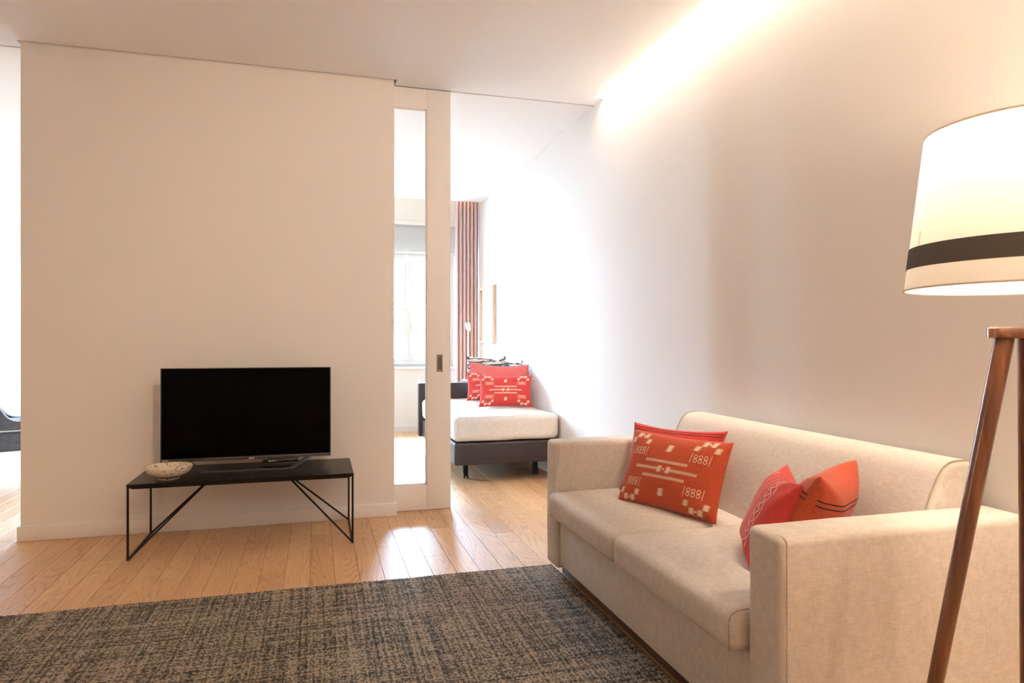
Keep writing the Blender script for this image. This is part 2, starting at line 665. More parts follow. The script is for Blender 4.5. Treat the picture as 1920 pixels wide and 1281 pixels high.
def plank_mesh(L):
    bm = bmesh.new()
    g = 0.0008
    ch = 0.0009
    a, b, c, d = -PW / 2 + g, PW / 2 - g, g, L - g
    lo = [bm.verts.new(p) for p in ((a, c, -0.016), (b, c, -0.016), (b, d, -0.016), (a, d, -0.016))]
    mi = [bm.verts.new(p) for p in ((a, c, -ch), (b, c, -ch), (b, d, -ch), (a, d, -ch))]
    up = [bm.verts.new(p) for p in ((a + ch, c + ch, 0), (b - ch, c + ch, 0), (b - ch, d - ch, 0), (a + ch, d - ch, 0))]
    for s, t in ((lo, mi), (mi, up)):
        for k in range(4):
            bm.faces.new((s[k], s[(k + 1) % 4], t[(k + 1) % 4], t[k]))
    bm.faces.new(up)
    me = bpy.data.meshes.new('plank')
    bm.to_mesh(me)
    bm.free()
    me.materials.append(M['oak'])
    return me


PM = {}
CY, SY = math.cos(R(15.92)), math.sin(R(15.92))


def in_view(x0, x1, y0, y1):
    """is a plank inside the photographed frame and not wholly under rug or sofa; returns a size measure"""
    best = 0
    for i in range(7):
        for j in range(3):
            y = y0 + (y1 - y0) * i / 6
            x = x0 + (x1 - x0) * j / 2
            dd = x * SY + y * CY
            if dd < 0.3:
                continue
            u = 960 + 1276 * (x * CY - y * SY) / dd
            v = 640.5 + 1276 * 1.2 / dd
            if not (-10 < u < 1930 and v < 1290):
                continue
            if y < 3.42 and -1.75 < x < 1.2:
                continue
            if x > 1.2 and y < 3.3:
                continue
            if y > 4.8:
                if PX0 - 0.05 < x / y * PY < PX1 or x / y * PY < -2.4:
                    continue
                if 1.1 < x and y > 6.2:
                    continue
            best = max(best, 1.0 / (dd * dd))
    return best


planks = []
k0 = math.floor((XL - 0.94) / PW)
k1 = math.ceil((XR - 0.94) / PW)
rnd = random.Random(11)
for k in range(k0, k1):
    x = 0.94 + (k + 0.5) * PW
    y = YB - rnd.random() * 1.4
    while y < YF:
        L = rnd.choice((0.9, 1.2, 1.5, 1.5, 1.8))
        planks.append((in_view(x - PW / 2, x + PW / 2, max(y, YB), min(y + L, YF)), x, y, L))
        y += L
planks.sort(key=lambda t: -t[0])
bmr = bmesh.new()
for i, (vis, x, y, L) in enumerate(planks):
    if L not in PM:
        PM[L] = plank_mesh(L)
    if i < 290 and vis > 0:
        o = bpy.data.objects.new('plank', PM[L])
        C.objects.link(o)
        o.parent = floor
        o.location = (x, y, 0)
    else:
        add_box(bmr, x - PW / 2 + .0006, x + PW / 2 - .0006, max(y + .0006, YB - .05), min(y + L - .0006, YF + .05), -0.016, 0)
tag(finish('plank_field', bmr, M['oak'], floor, smooth=False), kind='stuff')

# walls
struct(box('wall_right', (XR, XR + 0.17, YB - 0.17, YF + 0.3, -0.02, 3.3), M['paint'], smooth=False))
struct(box('wall_left', (XL - 0.17, XL, YB - 0.17, 4.9, -0.02, 3.3), M['paint'], smooth=False))
struct(box('wall_rear', (XL - 0.17, XR + 0.17, YB - 0.17, YB, -0.02, 3.3), M['paint'], smooth=False))
struct(boxes('wall_bedroom_left', [(XLB - 0.15, XLB, 4.97, YF + 0.3, -0.02, 3.3), (XL - 0.17, XLB - 0.002, 4.735, 4.97, -0.02, 3.3)], M['paint'], smooth=False))
part_wall = struct(box('wall_partition', (PX0, PX1, PY, PY + 0.08, 0, 3.06), M['paint'], smooth=False))
struct(box('wall_partition_bedroom_side', (PX0, PX1, 4.89, 4.97, 0, 3.06), M['paint'], smooth=False))
bs = []
xs = [XLB - 0.15, WIN[1][0], WIN[1][1], WIN[0][0], WIN[0][1], XR]
for i, (a, b) in enumerate(zip(xs, xs[1:])):
    if i % 2 == 0:
        bs.append((a, b, YF, YF + 0.3, -0.02, 3.3))
    else:
        bs.append((a, b, YF, YF + 0.3, -0.02, WZ0))
        bs.append((a, b, YF, YF + 0.3, WZ1, 3.3))
struct(boxes('wall_window_side', bs, M['paint'], smooth=False))

# ceiling with shadow gap, door track slot and light cove
XC = 1.965
cove_end = 4.66
struct(boxes('ceiling', [
    (XL, XC, YB, 4.718, ZC, ZC + 0.03),
    (XL, PX0 - 0.016, 4.718, 4.822, ZC, ZC + 0.03),
    (PX1 + 0.016, XC, 4.718, 4.822, ZC, ZC + 0.03),
    (XC, XR, cove_end, 4.822, ZC, ZC + 0.24),
    (XC - 0.02, XC - .0005, YB, cove_end, ZC + .028, ZC + 0.24),
    (XL, PX1 + 0.5, 4.718, 4.9, ZC + 0.05, ZC + 0.07),
    (XLB, XR + .01, 4.842, 8.58, ZC, ZC + 0.03),
    (XLB, XR, 8.56, 8.5795, ZC + .028, ZC + 0.24),
    (XLB, XR, 4.80, 4.90, ZC + 0.05, ZC + 0.07),
], M['ceil'], smooth=False))
struct(box('ceiling_slab', (XL - 0.17, XR + 0.17, YB - 0.17, YF + 0.3, 3.24, 3.34), M['ceil'], smooth=False))

# baseboards
bh, bt = 0.09, 0.015
struct(boxes('baseboard_partition', [
    (PX0 - bt, PX1 + bt, PY - bt, PY, 0.001, bh),
    (PX0 - bt, PX0, PY, PY + 0.08, 0.001, bh), (PX1, PX1 + bt, PY, PY + 0.08, 0.001, bh)], M['trim'], bev=0.002))
struct(boxes('baseboard_window_side', [(XLB, XR, YF - bt, YF, 0.001, bh)], M['trim'], bev=0.002))
struct(boxes('baseboard_left', [(XLB, XLB + bt, 4.97, YF - bt, 0.001, bh)], M['trim'], bev=0.002))


# sliding door, half pushed behind the partition
def sliding_door():
    y0, y1 = 4.826, 4.866
    x0, x1 = -0.62, 0.918
    z0, z1 = 0.003, 2.995
    st, top, bot = 0.172, 2.85, 0.183
    d = struct(empty('door_1', ((x0 + x1) / 2, 4.846, 0)))
    box('stile', (x1 - st, x1, y0, y1, z0, z1), M['trim'], d, bev=0.002)
    box('stile', (x0, x0 + st, y0, y1, z0, z1), M['trim'], d, bev=0.002)
    box('rail', (x0 + st, x1 - st, y0, y1, top, z1), M['trim'], d, bev=0.001)
    box('rail', (x0 + st, x1 - st, y0, y1, z0, bot), M['trim'], d, bev=0.001)
    gp = box('pane', (x0 + st - .004, x1 - st + .004, 4.843, 4.849, bot - .004, top + .004), M['glass'], d, smooth=False)
    b = 0.010
    boxes('glazing_bead', [(x1 - st - b, x1 - st, y0 + 0.006, 4.842, bot, top), (x0 + st, x0 + st + b, y0 + 0.006, 4.842, bot, top),
                           (x0 + st, x1 - st, y0 + 0.006, 4.842, top - b, top), (x0 + st, x1 - st, y0 + 0.006, 4.842, bot, bot + b)], M['trim'], d, bev=0.001)
    # flush pull
    hx, hz = x1 - 0.080, 1.045
    hw, hh = 0.022, 0.062
    fp = boxes('flush_pull', [(hx - hw, hx - hw + .009, y0 - .003, y0 + .004, hz - hh, hz + hh), (hx + hw - .009, hx + hw, y0 - .003, y0 + .004, hz - hh, hz + hh),
                              (hx - hw, hx + hw, y0 - .003, y0 + .004, hz + hh - .014, hz + hh), (hx - hw, hx + hw, y0 - .003, y0 + .004, hz - hh, hz - hh + .014)], M['nickel'], d, bev=0.001)
    box('recess', (hx - hw + .008, hx + hw - .008, y0 - .0006, y0 + .002, hz - hh + .012, hz + hh - .012), M['graphite'], fp, bev=0.0)
    tag(fp, 'bronze-coloured flush pull set into the door stile')


sliding_door()


# windows
def window(n, x0, x1):
    o = struct(empty('window_%d' % n, ((x0 + x1) / 2, 9.2, WZ0)))
    y0, y1 = 9.17, 9.235
    f = 0.05
    boxes('window_frame', [(x0, x0 + f, y0, y1, WZ0, WZ1), (x1 - f, x1, y0, y1, WZ0, WZ1), (x0 + f, x1 - f, y0, y1, WZ1 - f, WZ1), (x0 + f, x1 - f, y0, y1, WZ0, WZ0 + f)], M['trim'], o, bev=0.003)
    xm = (x0 + x1) / 2
    for s, (a, b) in enumerate(((x0 + f + .003, xm - .002), (xm + .002, x1 - f - .003))):
        z0, z1 = WZ0 + f + .003, WZ1 - f - .003
        q = 0.062
        ya, yb = 9.158, 9.215
        zt = 1.63
        sa = boxes('sash', [(a, a + q, ya, yb, z0, z1), (b - q, b, ya, yb, z0, z1), (a + q, b - q, ya, yb, z1 - q, z1), (a + q, b - q, ya, yb, z0, z0 + q),
                            (a + q, b - q, ya + .01, yb - .01, zt - .014, zt + .014)], M['trim'], o, bev=0.003)
        box('pane', (a + q - .004, b - q + .004, 9.186, 9.190, zt + .013, z1 - q + .004), M['glass'], sa, smooth=False)
        box('pane', (a + q - .004, b - q + .004, 9.186, 9.190, z0 + q - .004, zt - .013), M['glass'], sa, smooth=False)
        if s == 1:
            h = tube('window_handle', [(a + .03, ya - .002, 1.45), (a + .03, ya - .035, 1.45), (a + .03, ya - .038, 1.44), (a + .03, ya - .038, 1.34)], 0.008, M['chrome'], sa)
    box('window_sill', (x0 - .06, x1 + .06, YF - .045, 9.17, WZ0 - .035, WZ0), M['trim'], o, bev=0.004)
    return o


window(1, *WIN[0])
window(2, *WIN[1])


def blind(x0, x1, label):
    o = tag(empty('roller_blind', ((x0 + x1) / 2, YF - 0.03, 2.40)), label, 'blind', 'roller blinds over the windows')
    bm = bmesh.new()
    N = 12
    vs = []
    for i in range(N + 1):
        z = 2.40 + (2.76 - 2.40) * i / N
        vs.append([bm.verts.new((x0, YF - 0.025, z)), bm.verts.new((x1, YF - 0.025, z))])
    for a, b in zip(vs, vs[1:]):
        bm.faces.new((a[0], a[1], b[1], b[0]))
    finish('fabric', bm, M['blind'], o)
    box('bottom_bar', (x0 - .004, x1 + .004, YF - 0.036, YF - 0.014, 2.375, 2.402), M['trim'], o, bev=0.004)
    box('cassette', (x0 - .02, x1 + .02, YF - 0.07, YF - 0.001, 2.745, 2.80), M['trim'], o, bev=0.008)


blind(WIN[0][0] - .04, WIN[0][1] + .02, 'short white roller blind above the window behind the sliding door')

# light coves -------------------------------------------------------
cove = tag(empty('cove_light', (1.99, 1.5, 3.12)), 'warm light strip hidden in the ceiling slot above the sofa wall', 'light strip')
boxes('diffuser', [(XC + .003, XC + .012, YB + .05, cove_end - .03, 3.085, 3.105)], M['led'], cove)
l1 = light_area('cove_lamp', (XC + 0.022, (YB + cove_end) / 2, 3.10), (0, R(-12), 0), 0.018, cove_end - YB - 0.1, COVE_W, WARM2)
l1.parent = cove
l1.location = Vector(l1.location) - Vector((1.99, 1.5, 3.12))
cove2 = tag(empty('cove_light', (-0.3, 8.66, 3.12)), 'warm light strip hidden in the ceiling slot above the curtain', 'light strip')
boxes('diffuser', [(XLB + .05, XR - .05, 8.585, 8.595, 3.10, 3.12)], M['led'], cove2)
l2 = light_area('curtain_cove_lamp', (-0.3, 8.64, 3.14), (0, 0, 0), 4.6, 0.03, CURT_W, WARM)
l2.parent = cove2
l2.location = Vector(l2.location) - Vector((-0.3, 8.66, 3.12))

# ------------------------------------------------------------------ rug
def make_rug():
    x0, x1, y0, y1 = -1.80, 1.20, 1.15, 3.44
    o = tag(empty('area_rug', ((x0 + x1) / 2, (y0 + y1) / 2, 0)), 'large woven black and beige rug in front of the sofa', 'rug')
    bm = bmesh.new()
    nx, ny = 150, 110
    vs = []
    for j in range(ny + 1):
        row = []
        for i in range(nx + 1):
            s, t = i / nx, j / ny
            x = x0 + (x1 - x0) * s
            y = y0 + (y1 - y0) * t
            e = 0.004 * mnoise.noise(Vector((x * 3, 0, 5)))
            ex = 0.004 * mnoise.noise(Vector((0, y * 3, 9)))
            z = 0.0085 + 0.0008 * mnoise.noise(Vector((x * 5, y * 5, 0)))
            row.append(bm.verts.new((x + ex * (2 * s - 1), y + e * (2 * t - 1), z)))
        vs.append(row)
    for j in range(ny):
        for i in range(nx):
            bm.faces.new((vs[j][i], vs[j][i + 1], vs[j + 1][i + 1], vs[j + 1][i]))
    # sides down to the floor
    ed = [e for e in bm.edges if len(e.link_faces) == 1]
    ex_ = bmesh.ops.extrude_edge_only(bm, edges=ed)
    for g in ex_['geom']:
        if isinstance(g, bmesh.types.BMVert):
            g.co.z = 0.001
    finish('woven_field', bm, M['rug'], o)
    # stitched edge: small irregular loops
    bm = bmesh.new()
    r = random.Random(3)
    def knot(x, y, ang):
        lx, ly, lz = 0.0085 * r.uniform(.7, 1.2), 0.0055 * r.uniform(.7, 1.2), 0.0055 * r.uniform(.7, 1.2)
        c, s = math.cos(ang), math.sin(ang)
        vs = [Vector((lx, 0, 0)), Vector((0, ly, 0)), Vector((-lx, 0, 0)), Vector((0, -ly, 0)), Vector((0, 0, lz)), Vector((0, 0, -lz * .8))]
        vv = [bm.verts.new((x + v.x * c - v.y * s, y + v.x * s + v.y * c, 0.0062 + v.z)) for v in vs]
        for a, b in ((0, 1), (1, 2), (2, 3), (3, 0)):
            bm.faces.new((vv[a], vv[b], vv[4]))
            bm.faces.new((vv[b], vv[a], vv[5]))
    n = int((x1 - x0) / 0.0125)
    for i in range(n):
        x = x0 + (x1 - x0) * (i + .5) / n
        e = 0.004 * mnoise.noise(Vector((x * 3, 0, 5)))
        knot(x, y1 + e + r.uniform(-.001, .0015), R(35) + r.uniform(-.4, .4))
    n = int((y1 - y0) / 0.0125)
    for i in range(n):
        y = y0 + (y1 - y0) * (i + .5) / n
        ex = 0.004 * mnoise.noise(Vector((0, y * 3, 9)))
        knot(x1 + ex, y, R(90) + r.uniform(-.5, .5))
    tag(finish('stitched_edge', bm, M['rugedge'], o), kind='stuff')


make_rug()

# ------------------------------------------------------------------ sofa
SX, SY0, SY1 = 1.15, 1.495, 3.38      # front of arms, near and far outer sides
AW = 0.153
ARM_Z = 0.692


def make_sofa():
    s = tag(empty('sofa', (1.58, (SY0 + SY1) / 2, 0)), 'beige linen two-seat sofa against the right wall', 'sofa')
    for (a, b) in ((SY0, SY0 + AW), (SY1 - AW, SY1)):
        bm = bmesh.new()
        add_box(bm, SX, 2.0, a, b, 0.055, ARM_Z, bev=0.024, seg=5)
        for k in range(1, 9):
            bmesh.ops.bisect_plane(bm, geom=bm.verts[:] + bm.edges[:] + bm.faces[:], plane_co=(SX + .85 * k / 9, 0, 0), plane_no=(1, 0, 0))
        for k in range(1, 7):
            bmesh.ops.bisect_plane(bm, geom=bm.verts[:] + bm.edges[:] + bm.faces[:], plane_co=(0, 0, .64 * k / 7), plane_no=(0, 0, 1))
        for v in bm.verts:
            v.co += Vector((mnoise.noise(v.co * 7), mnoise.noise(v.co * 6 + Vector((5, 0, 0))), 0.8 * mnoise.noise(v.co * 5 + Vector((9, 0, 0))))) * 0.0025
        arm = finish('arm', bm, M['sofa'], s, angle=60)
        # seam around the front panel
        xx = SX + 0.016
        pl = rounded_poly([(a + .003, 0.06), (b - .003, 0.06), (b - .003, ARM_Z - .004), (a + .003, ARM_Z - .004)], [0.02] * 4, 5)
        tube('seam', [(xx, p[0], p[1]) for p in pl], 0.0022, M['seam'], arm, seg=6, closed=True)
    # base between the arms
    box('base', (SX + 0.02, 1.98, SY0 + AW, SY1 - AW, 0.075, 0.335), M['sofa'], s, bev=0.012, seg=3)
    box('plinth', (SX + 0.07, 1.95, SY0 + 0.05, SY1 - 0.05, 0.002, 0.06), M['plinth'], s, bev=0.004)
    # backrest
    ya, yb = SY0 + AW + .002, SY1 - AW - .002
    poly = rounded_poly([(1.70, 0.36), (1.795, 0.69), (1.865, 0.828), (2.005, 0.828), (2.005, 0.08), (1.75, 0.08)], [0.02, 0.10, 0.055, 0.055, 0.01, 0.01], 7)
    bm = bmesh.new()
    add_prism_y(bm, [tuple(p) for p in poly], ya, yb, 0.022, 4, 14)
    bk = finish('backrest', bm, M['sofa'], s, angle=55)
    for yy in (ya + .012, yb - .012):
        pts = [(p[0] - (0.0 if p[0] > 1.9 else .001), yy, p[1]) for p in poly if p[1] > 0.5]
        tube('seam', pts, 0.0022, M['seam'], bk, seg=6)
    # low rear rail behind the back, level with the arms
    # seat cushions
    ym = (ya + yb) / 2 + .01
    for i, (a, b) in enumerate(((SY0 + AW + .004, ym - .004), (ym + .004, SY1 - AW - .004))):
        c = soft_box('seat_cushion', (SX - 0.052, 1.755, a, b, 0.325, 0.450), M['sofa'], s, rad=0.036, div=12, crown=0.016, wrinkle=0.003, seed=i + 1)
        xx = SX - 0.05
        for yy in ((a + .006,) if i == 0 else ()):
            pl = [(SX - .049, yy, 0.335), (SX - .050, yy, 0.415), (SX - .042, yy, 0.436), (SX - .02, yy, 0.447), (SX + .05, yy, 0.450)]
            tube('seam', pl, 0.0018, M['seam'], c, seg=6)
    return s


make_sofa()


# ------------------------------------------------------------------ pillows
class Pillow:
    def __init__(s, W, H, T, seed=0, pinch=0.05, lump=0.006):
        s.W, s.H, s.T, s.seed, s.pinch, s.lump = W, H, T, seed, pinch, lump

    def at(s, a, b, side=-1, off=0.0):
        """a,b in -1..1; side -1 front, 1 back -> local point"""
        x = a * s.W / 2 * (1 - s.pinch * (1 - b * b) * abs(a) ** 1.5)
        z = s.H / 2 + b * s.H / 2 * (1 - s.pinch * 1.3 * (1 - a * a) * abs(b) ** 1.5)
        q = max(0.0, (1 - a ** 4) * (1 - b ** 4))
        th = s.T / 2 * (0.62 * q ** 0.5 + 0.38 * max(0, (1 - a * a) * (1 - b * b)))
        e = Vector((s.seed * 4.7 + side * 9, s.seed * 2.3, s.seed))
        ed = min(1, 6 * (1 - max(abs(a), abs(b))))
        th += s.lump * ed * mnoise.noise(Vector((x * 9, z * 9, 0)) + e)
        # corner creases
        cr = abs(a) * abs(b)
        th += s.lump * 0.9 * cr * ed * math.sin((abs(a) - abs(b)) * 9 + s.seed)
        return Vector((x, side * (max(th, 0.001) + off), z))

    def mesh(s, name, m, parent, n=34, k=26):
        bm = bmesh.new()
        def par(i, n):
            t = i / n * 2 - 1
            return math.sin(t * PI / 2) * 0.5 + t * 0.5
        F = [[None] * (n + 1) for _ in range(k + 1)]
        Bk = [[None] * (n + 1) for _ in range(k + 1)]
        for j in range(k + 1):
            for i in range(n + 1):
                a, b = par(i, n), par(j, k)
                edge = i in (0, n) or j in (0, k)
                if edge:
                    p = s.at(a, b, -1)
                    p.y = 0
                    v = bm.verts.new(p)
                    F[j][i] = Bk[j][i] = v
                else:
                    F[j][i] = bm.verts.new(s.at(a, b, -1))
                    Bk[j][i] = bm.verts.new(s.at(a, b, 1))
        for j in range(k):
            for i in range(n):
                bm.faces.new((F[j][i], F[j][i + 1], F[j + 1][i + 1], F[j + 1][i]))
                bm.faces.new((Bk[j][i + 1], Bk[j][i], Bk[j + 1][i], Bk[j + 1][i + 1]))
        return finish(name, bm, m, parent, world=False, angle=75)

    def strip(s, bm, p, q, wd, side=-1, off=0.0012, steps=None):
        """a flat line of thread lying on the surface, wd in metres; p,q in -1..1 coordinates"""
        px, pz = p[0] * s.W / 2, p[1] * s.H / 2
        qx, qz = q[0] * s.W / 2, q[1] * s.H / 2
        L = math.hypot(qx - px, qz - pz)
        if L < 1e-6:
            return
        nx, nz = -(qz - pz) / L * wd / 2, (qx - px) / L * wd / 2
        n = steps or max(1, int(L / 0.012))
        prev = None
        for i in range(n + 1):
            t = i / n
            x, z = px + (qx - px) * t, pz + (qz - pz) * t
            c = []
            for sg in (1, -1):
                a = max(-.985, min(.985, (x + nx * sg) / (s.W / 2)))
                b = max(-.985, min(.985, (z + nz * sg) / (s.H / 2)))
                c.append(bm.verts.new(s.at(a, b, side, off)))
            if prev:
                bm.faces.new((prev[0], prev[1], c[1], c[0]))
            prev = c

    def outline(s, n=22):
        pts = []
        for i in range(n):
            pts.append(s.at(-1 + 2 * i / n, -1))
        for i in range(n):
            pts.append(s.at(1, -1 + 2 * i / n))
        for i in range(n):
            pts.append(s.at(1 - 2 * i / n, 1))
        for i in range(n):
            pts.append(s.at(-1, 1 - 2 * i / n))
        for p in pts:
            p.y = 0
        return pts


def motif(P, parent, rich=True):
    """woven cream motif: comb bars, triple eights with ticks, stepped corner blocks"""
    bm = bmesh.new()
    S = lambda p, q, wd, **k: P.strip(bm, p, q, wd, **k)
    def bar(x0, x1, y):
        S((x0, y), (x1, y), 0.0020)
        n = int((x1 - x0) * P.W / 2 / 0.0062)
        for i in range(n + 1):
            x = x0 + (x1 - x0) * i / max(n, 1)
            S((x - .006, y - .040), (x + .006, y + .040), 0.0030, steps=1)
    def block(x, y, w=0.048, h=0.085, sl=0.012):
        for i in range(3):
            xx = x + (i - 1) * w * 0.68
            S((xx - sl, y - h), (xx + sl, y + h), w * P.W / 2 * 0.56, steps=2)
        S((x - w * 1.35 - sl, y - h), (x - w * 1.35 + sl, y + h), 0.0016, steps=2)
        S((x + w * 1.35 - sl, y - h), (x + w * 1.35 + sl, y + h), 0.0016, steps=2)
    def eight(x, y):
        for sg in (1, -1):
            cy_ = y + sg * 0.052
            w_, h_ = 0.031, 0.044
            pts = [(x - w_, cy_), (x - w_ * .4, cy_ + h_), (x + w_ * .6, cy_ + h_), (x + w_, cy_), (x + w_ * .4, cy_ - h_), (x - w_ * .6, cy_ - h_), (x - w_, cy_)]
            for a, b in zip(pts, pts[1:]):
                S(a, b, 0.0030, steps=1)
    bar(-.42, .42, .20)
    bar(-.62, -.12, .0)
    bar(.12, .62, .0)
    bar(-.42, .42, -.20)
    block(-.085, .0, 0.030, 0.085)
    block(.085, .0, 0.030, 0.085)
    S((-.018, 0), (.018, 0), 0.003, steps=1)
    S((0, -.04), (0, .04), 0.003, steps=1)
    block(0, .58, 0.04, 0.10)
    block(0, -.58, 0.04, 0.10)
    for sx in (-1, 1):
        for sz in (-1, 1):
            for k in (-1, 0, 1):
                eight(sx * .62 + k * 0.088, sz * .42)
            for k in (-1, 1):
                S((sx * .62 + k * .165 - .012, sz * .42 - .13), (sx * .62 + k * .165 + .012, sz * .42 + .13), 0.0026, steps=3)
            for dx, zz in ((.50, .70), (.60, .86), (.76, .86), (.86, .70)):
                block(sx * dx, sz * zz, 0.034, 0.075)
            S((sx * .68 - .022, sz * .86), (sx * .68 + .022, sz * .86), 0.007, steps=1)
    e = finish('embroidery', bm, M['cream'], parent, world=False, smooth=False)
    tag(e, 'cream woven motif')
    return e


def place(name, label, P, m, base, yaw, tilt, group, roll=0.0, cat='cushion'):
    o = empty(name, base, (R(-tilt), R(roll), R(yaw)))
    tag(o, label, cat, group)
    c = P.mesh('cover', m, o)
    return o, c


SEAT = 0.452
GS = 'cushions on the sofa'
# patterned lumbar cushion on the sofa
P = Pillow(0.545, 0.345, 0.13, 1)
o, c = place('patterned_cushion', 'rust lumbar cushion with cream woven motif on the sofa', P, M['rust'], (1.452, 2.68, SEAT + .004), -68.3, 21, GS)
motif(P, c)
# striped cushion behind it
P = Pillow(0.52, 0.355, 0.12, 2, pinch=0.09)
o, c = place('striped_cushion', 'rust cushion with dark stripes behind the patterned one on the sofa', P, M['red'], (1.580, 2.912, SEAT + .004), -61, 22, GS)
bm = bmesh.new()
for b in (0.80, 0.885, -0.80, -0.885):
    for sd in (-1, 1):
        P.strip(bm, (-.97, b), (.97, b), 0.0035, side=sd, steps=40)
tag(finish('stripe', bm, M['thread'], c, world=False, smooth=False), 'dark woven stripes')
# orange striped cushion at the near arm
P = Pillow(0.40, 0.365, 0.17, 3, pinch=0.15, lump=0.009)
o, c = place('striped_cushion', 'orange cushion with dark stripes tucked behind the near sofa arm', P, M['rust'], (1.555, 1.955, SEAT + .004), -147, 23, GS)
bm = bmesh.new()
for b in (0.46, 0.56):
    for sd in (-1, 1):
        P.strip(bm, (-.98, b), (.98, b), 0.004, side=sd, steps=40)
tag(finish('stripe', bm, M['thread'], c, world=False, smooth=False), 'dark woven stripes')
# red cushion with a zigzag border
P = Pillow(0.36, 0.335, 0.14, 4, pinch=0.11, lump=0.008)
o, c = place('embroidered_cushion', 'red cushion with cream zigzag border beside the near sofa arm', P, M['red'], (1.42, 2.03, SEAT + .004), -121, 27, GS)
bm = bmesh.new()
for x0 in (-.62, .40):
    for x in (x0, x0 + .22):
        for sg in range(9):
            z0 = .92 - sg * .21
            P.strip(bm, (x + .015 * (-1) ** sg, z0), (x - .015 * (-1) ** sg, z0 - .19), 0.003, steps=3)
    for sg in range(18):
        z0 = .92 - sg * .105
        a, b = (x0 + .05, x0 + .17) if sg % 2 else (x0 + .17, x0 + .05)
        P.strip(bm, (a, z0), (b, z0 - .105), 0.0035, steps=2)
for x in (-.12, .12):
    P.strip(bm, (x, .9), (x, -.9), 0.0015, steps=24)
tag(finish('embroidery', bm, M['cream'], c, world=False, smooth=False), 'cream zigzag stitching')

# ------------------------------------------------------------------ day bed
BX0, BX1, BY0, BY1 = 1.09, 2.015, 5.56, 7.40


def make_bed():
    b = tag(empty('day_bed', ((BX0 + BX1) / 2, (BY0 + BY1) / 2, 0)), 'single bed with dark leather base in the room behind the door', 'bed')
    box('bed_base', (BX0, BX1, BY0, BY1, 0.165, 0.352), M['leather'], b, bev=0.018, seg=4)
    box('headboard', (BX0 - .035, BX1, BY1, BY1 + .085, 0.165, 0.748), M['leather'], b, bev=0.016, seg=4)
    bm = bmesh.new()
    add_box(bm, BX0 - .004, BX1 - .004, BY0 - .004, BY1 - .004, 0.36, 0.572, bev=0.045, seg=6)
    for ax, lo, hi, n in ((0, BX0, BX1, 16), (1, BY0, BY1, 26)):
        for k in range(1, n):
            co, no = [0, 0, 0], [0, 0, 0]
            co[ax] = lo + (hi - lo) * k / n
            no[ax] = 1
            bmesh.ops.bisect_plane(bm, geom=bm.verts[:] + bm.edges[:] + bm.faces[:], plane_co=co, plane_no=no)
    for k in range(1, 5):
        bmesh.ops.bisect_plane(bm, geom=bm.verts[:] + bm.edges[:] + bm.faces[:], plane_co=(0, 0, .36 + .21 * k / 5), plane_no=(0, 0, 1))
    for v in bm.verts:
        q = (v.co.z - .36) / .21
        v.co += Vector((mnoise.noise(v.co * 6), mnoise.noise(v.co * 7 + Vector((3, 0, 0))), 0)) * 0.006
        v.co.z += 0.007 * mnoise.noise(Vector((v.co.x * 5, v.co.y * 5, q)))
        v.co.x = min(v.co.x, 2.018)
        if v.co.y > BY1 - .001:
            v.co.y = BY1 - .001
    sp = finish('bedspread', bm, M['bedding'], b, angle=70)
    # seam of the bedspread corner
    tube('hem', [(BX0 + .03, BY0 - .008, .37), (BX0 + .02, BY0 - .008, .45), (BX0 + .03, BY0 - .004, .54)], 0.003, M['bedding'], sp, seg=6)
    for x in (1.245, 1.885):
        for y in (5.86, 7.15):
            lg = box('leg', (x - .022, x + .022, y - .022, y + .022, 0.045, 0.167), M['black'], b, bev=0.004)
            bm = bmesh.new()
            for dx in (-.014, .014):
                r = bmesh.ops.create_cone(bm, cap_ends=True, segments=20, radius1=.024, radius2=.024, depth=.012)
                bmesh.ops.rotate(bm, verts=r['verts'], cent=(0, 0, 0), matrix=Matrix.Rotation(PI / 2, 3, 'Y'))
                bmesh.ops.translate(bm, verts=r['verts'], vec=(x + dx, y - .012, .0255))
            add_box(bm, x - .007, x + .007, y - .03, y + .012, .02, .05, bev=.003, seg=2)
            finish('caster', bm, M['darkplastic'], lg)


make_bed()
GB = 'cushions on the bed'
BZ = 0.578
bedp = [
    # name, label, W,H,T, base, yaw, tilt, material, extras
    ('patterned_cushion', 'red lumbar cushion with cream woven motif, frontmost on the bed', .51, .315, .12, (1.705, 6.20), -15, 20, 'red', 'motif'),
    ('plain_cushion', 'coral cushion with slate piping behind the frontmost bed cushion', .47, .415, .12, (1.765, 6.40), -12, 20, 'coral', 'pipe'),
    ('monochrome_cushion', 'black and beige cushion peeking out at right behind coral bed cushion', .42, .455, .11, (1.80, 6.58), -8, 20, 'bw', ''),
    ('patterned_cushion', 'red lumbar cushion with cream woven motif, half hidden further back on the bed', .49, .315, .12, (1.735, 6.92), -10, 20, 'red', 'motif'),
    ('plain_cushion', 'coral cushion leaning further back, left of the front bed cushions', .44, .42, .12, (1.775, 7.05), -8, 18, 'coral', 'pipe'),
    ('monochrome_cushion', 'black and beige cushion leaning on the bed headboard', .45, .475, .11, (1.785, 7.20), -2, 14, 'bw', ''),
]
for i, (nm, lb, W, H, T, (x, y), yaw, tilt, mm, ex) in enumerate(bedp):
    P = Pillow(W, H, T, 10 + i, pinch=0.07)
    o, c = place(nm, lb, P, M[mm], (x, y, BZ), yaw, tilt, GB)
    if ex == 'motif':
        motif(P, c)
    if ex == 'pipe':
        tube('piping', P.outline(), 0.005, M['pipe'], c, seg=6, closed=True, world=False)

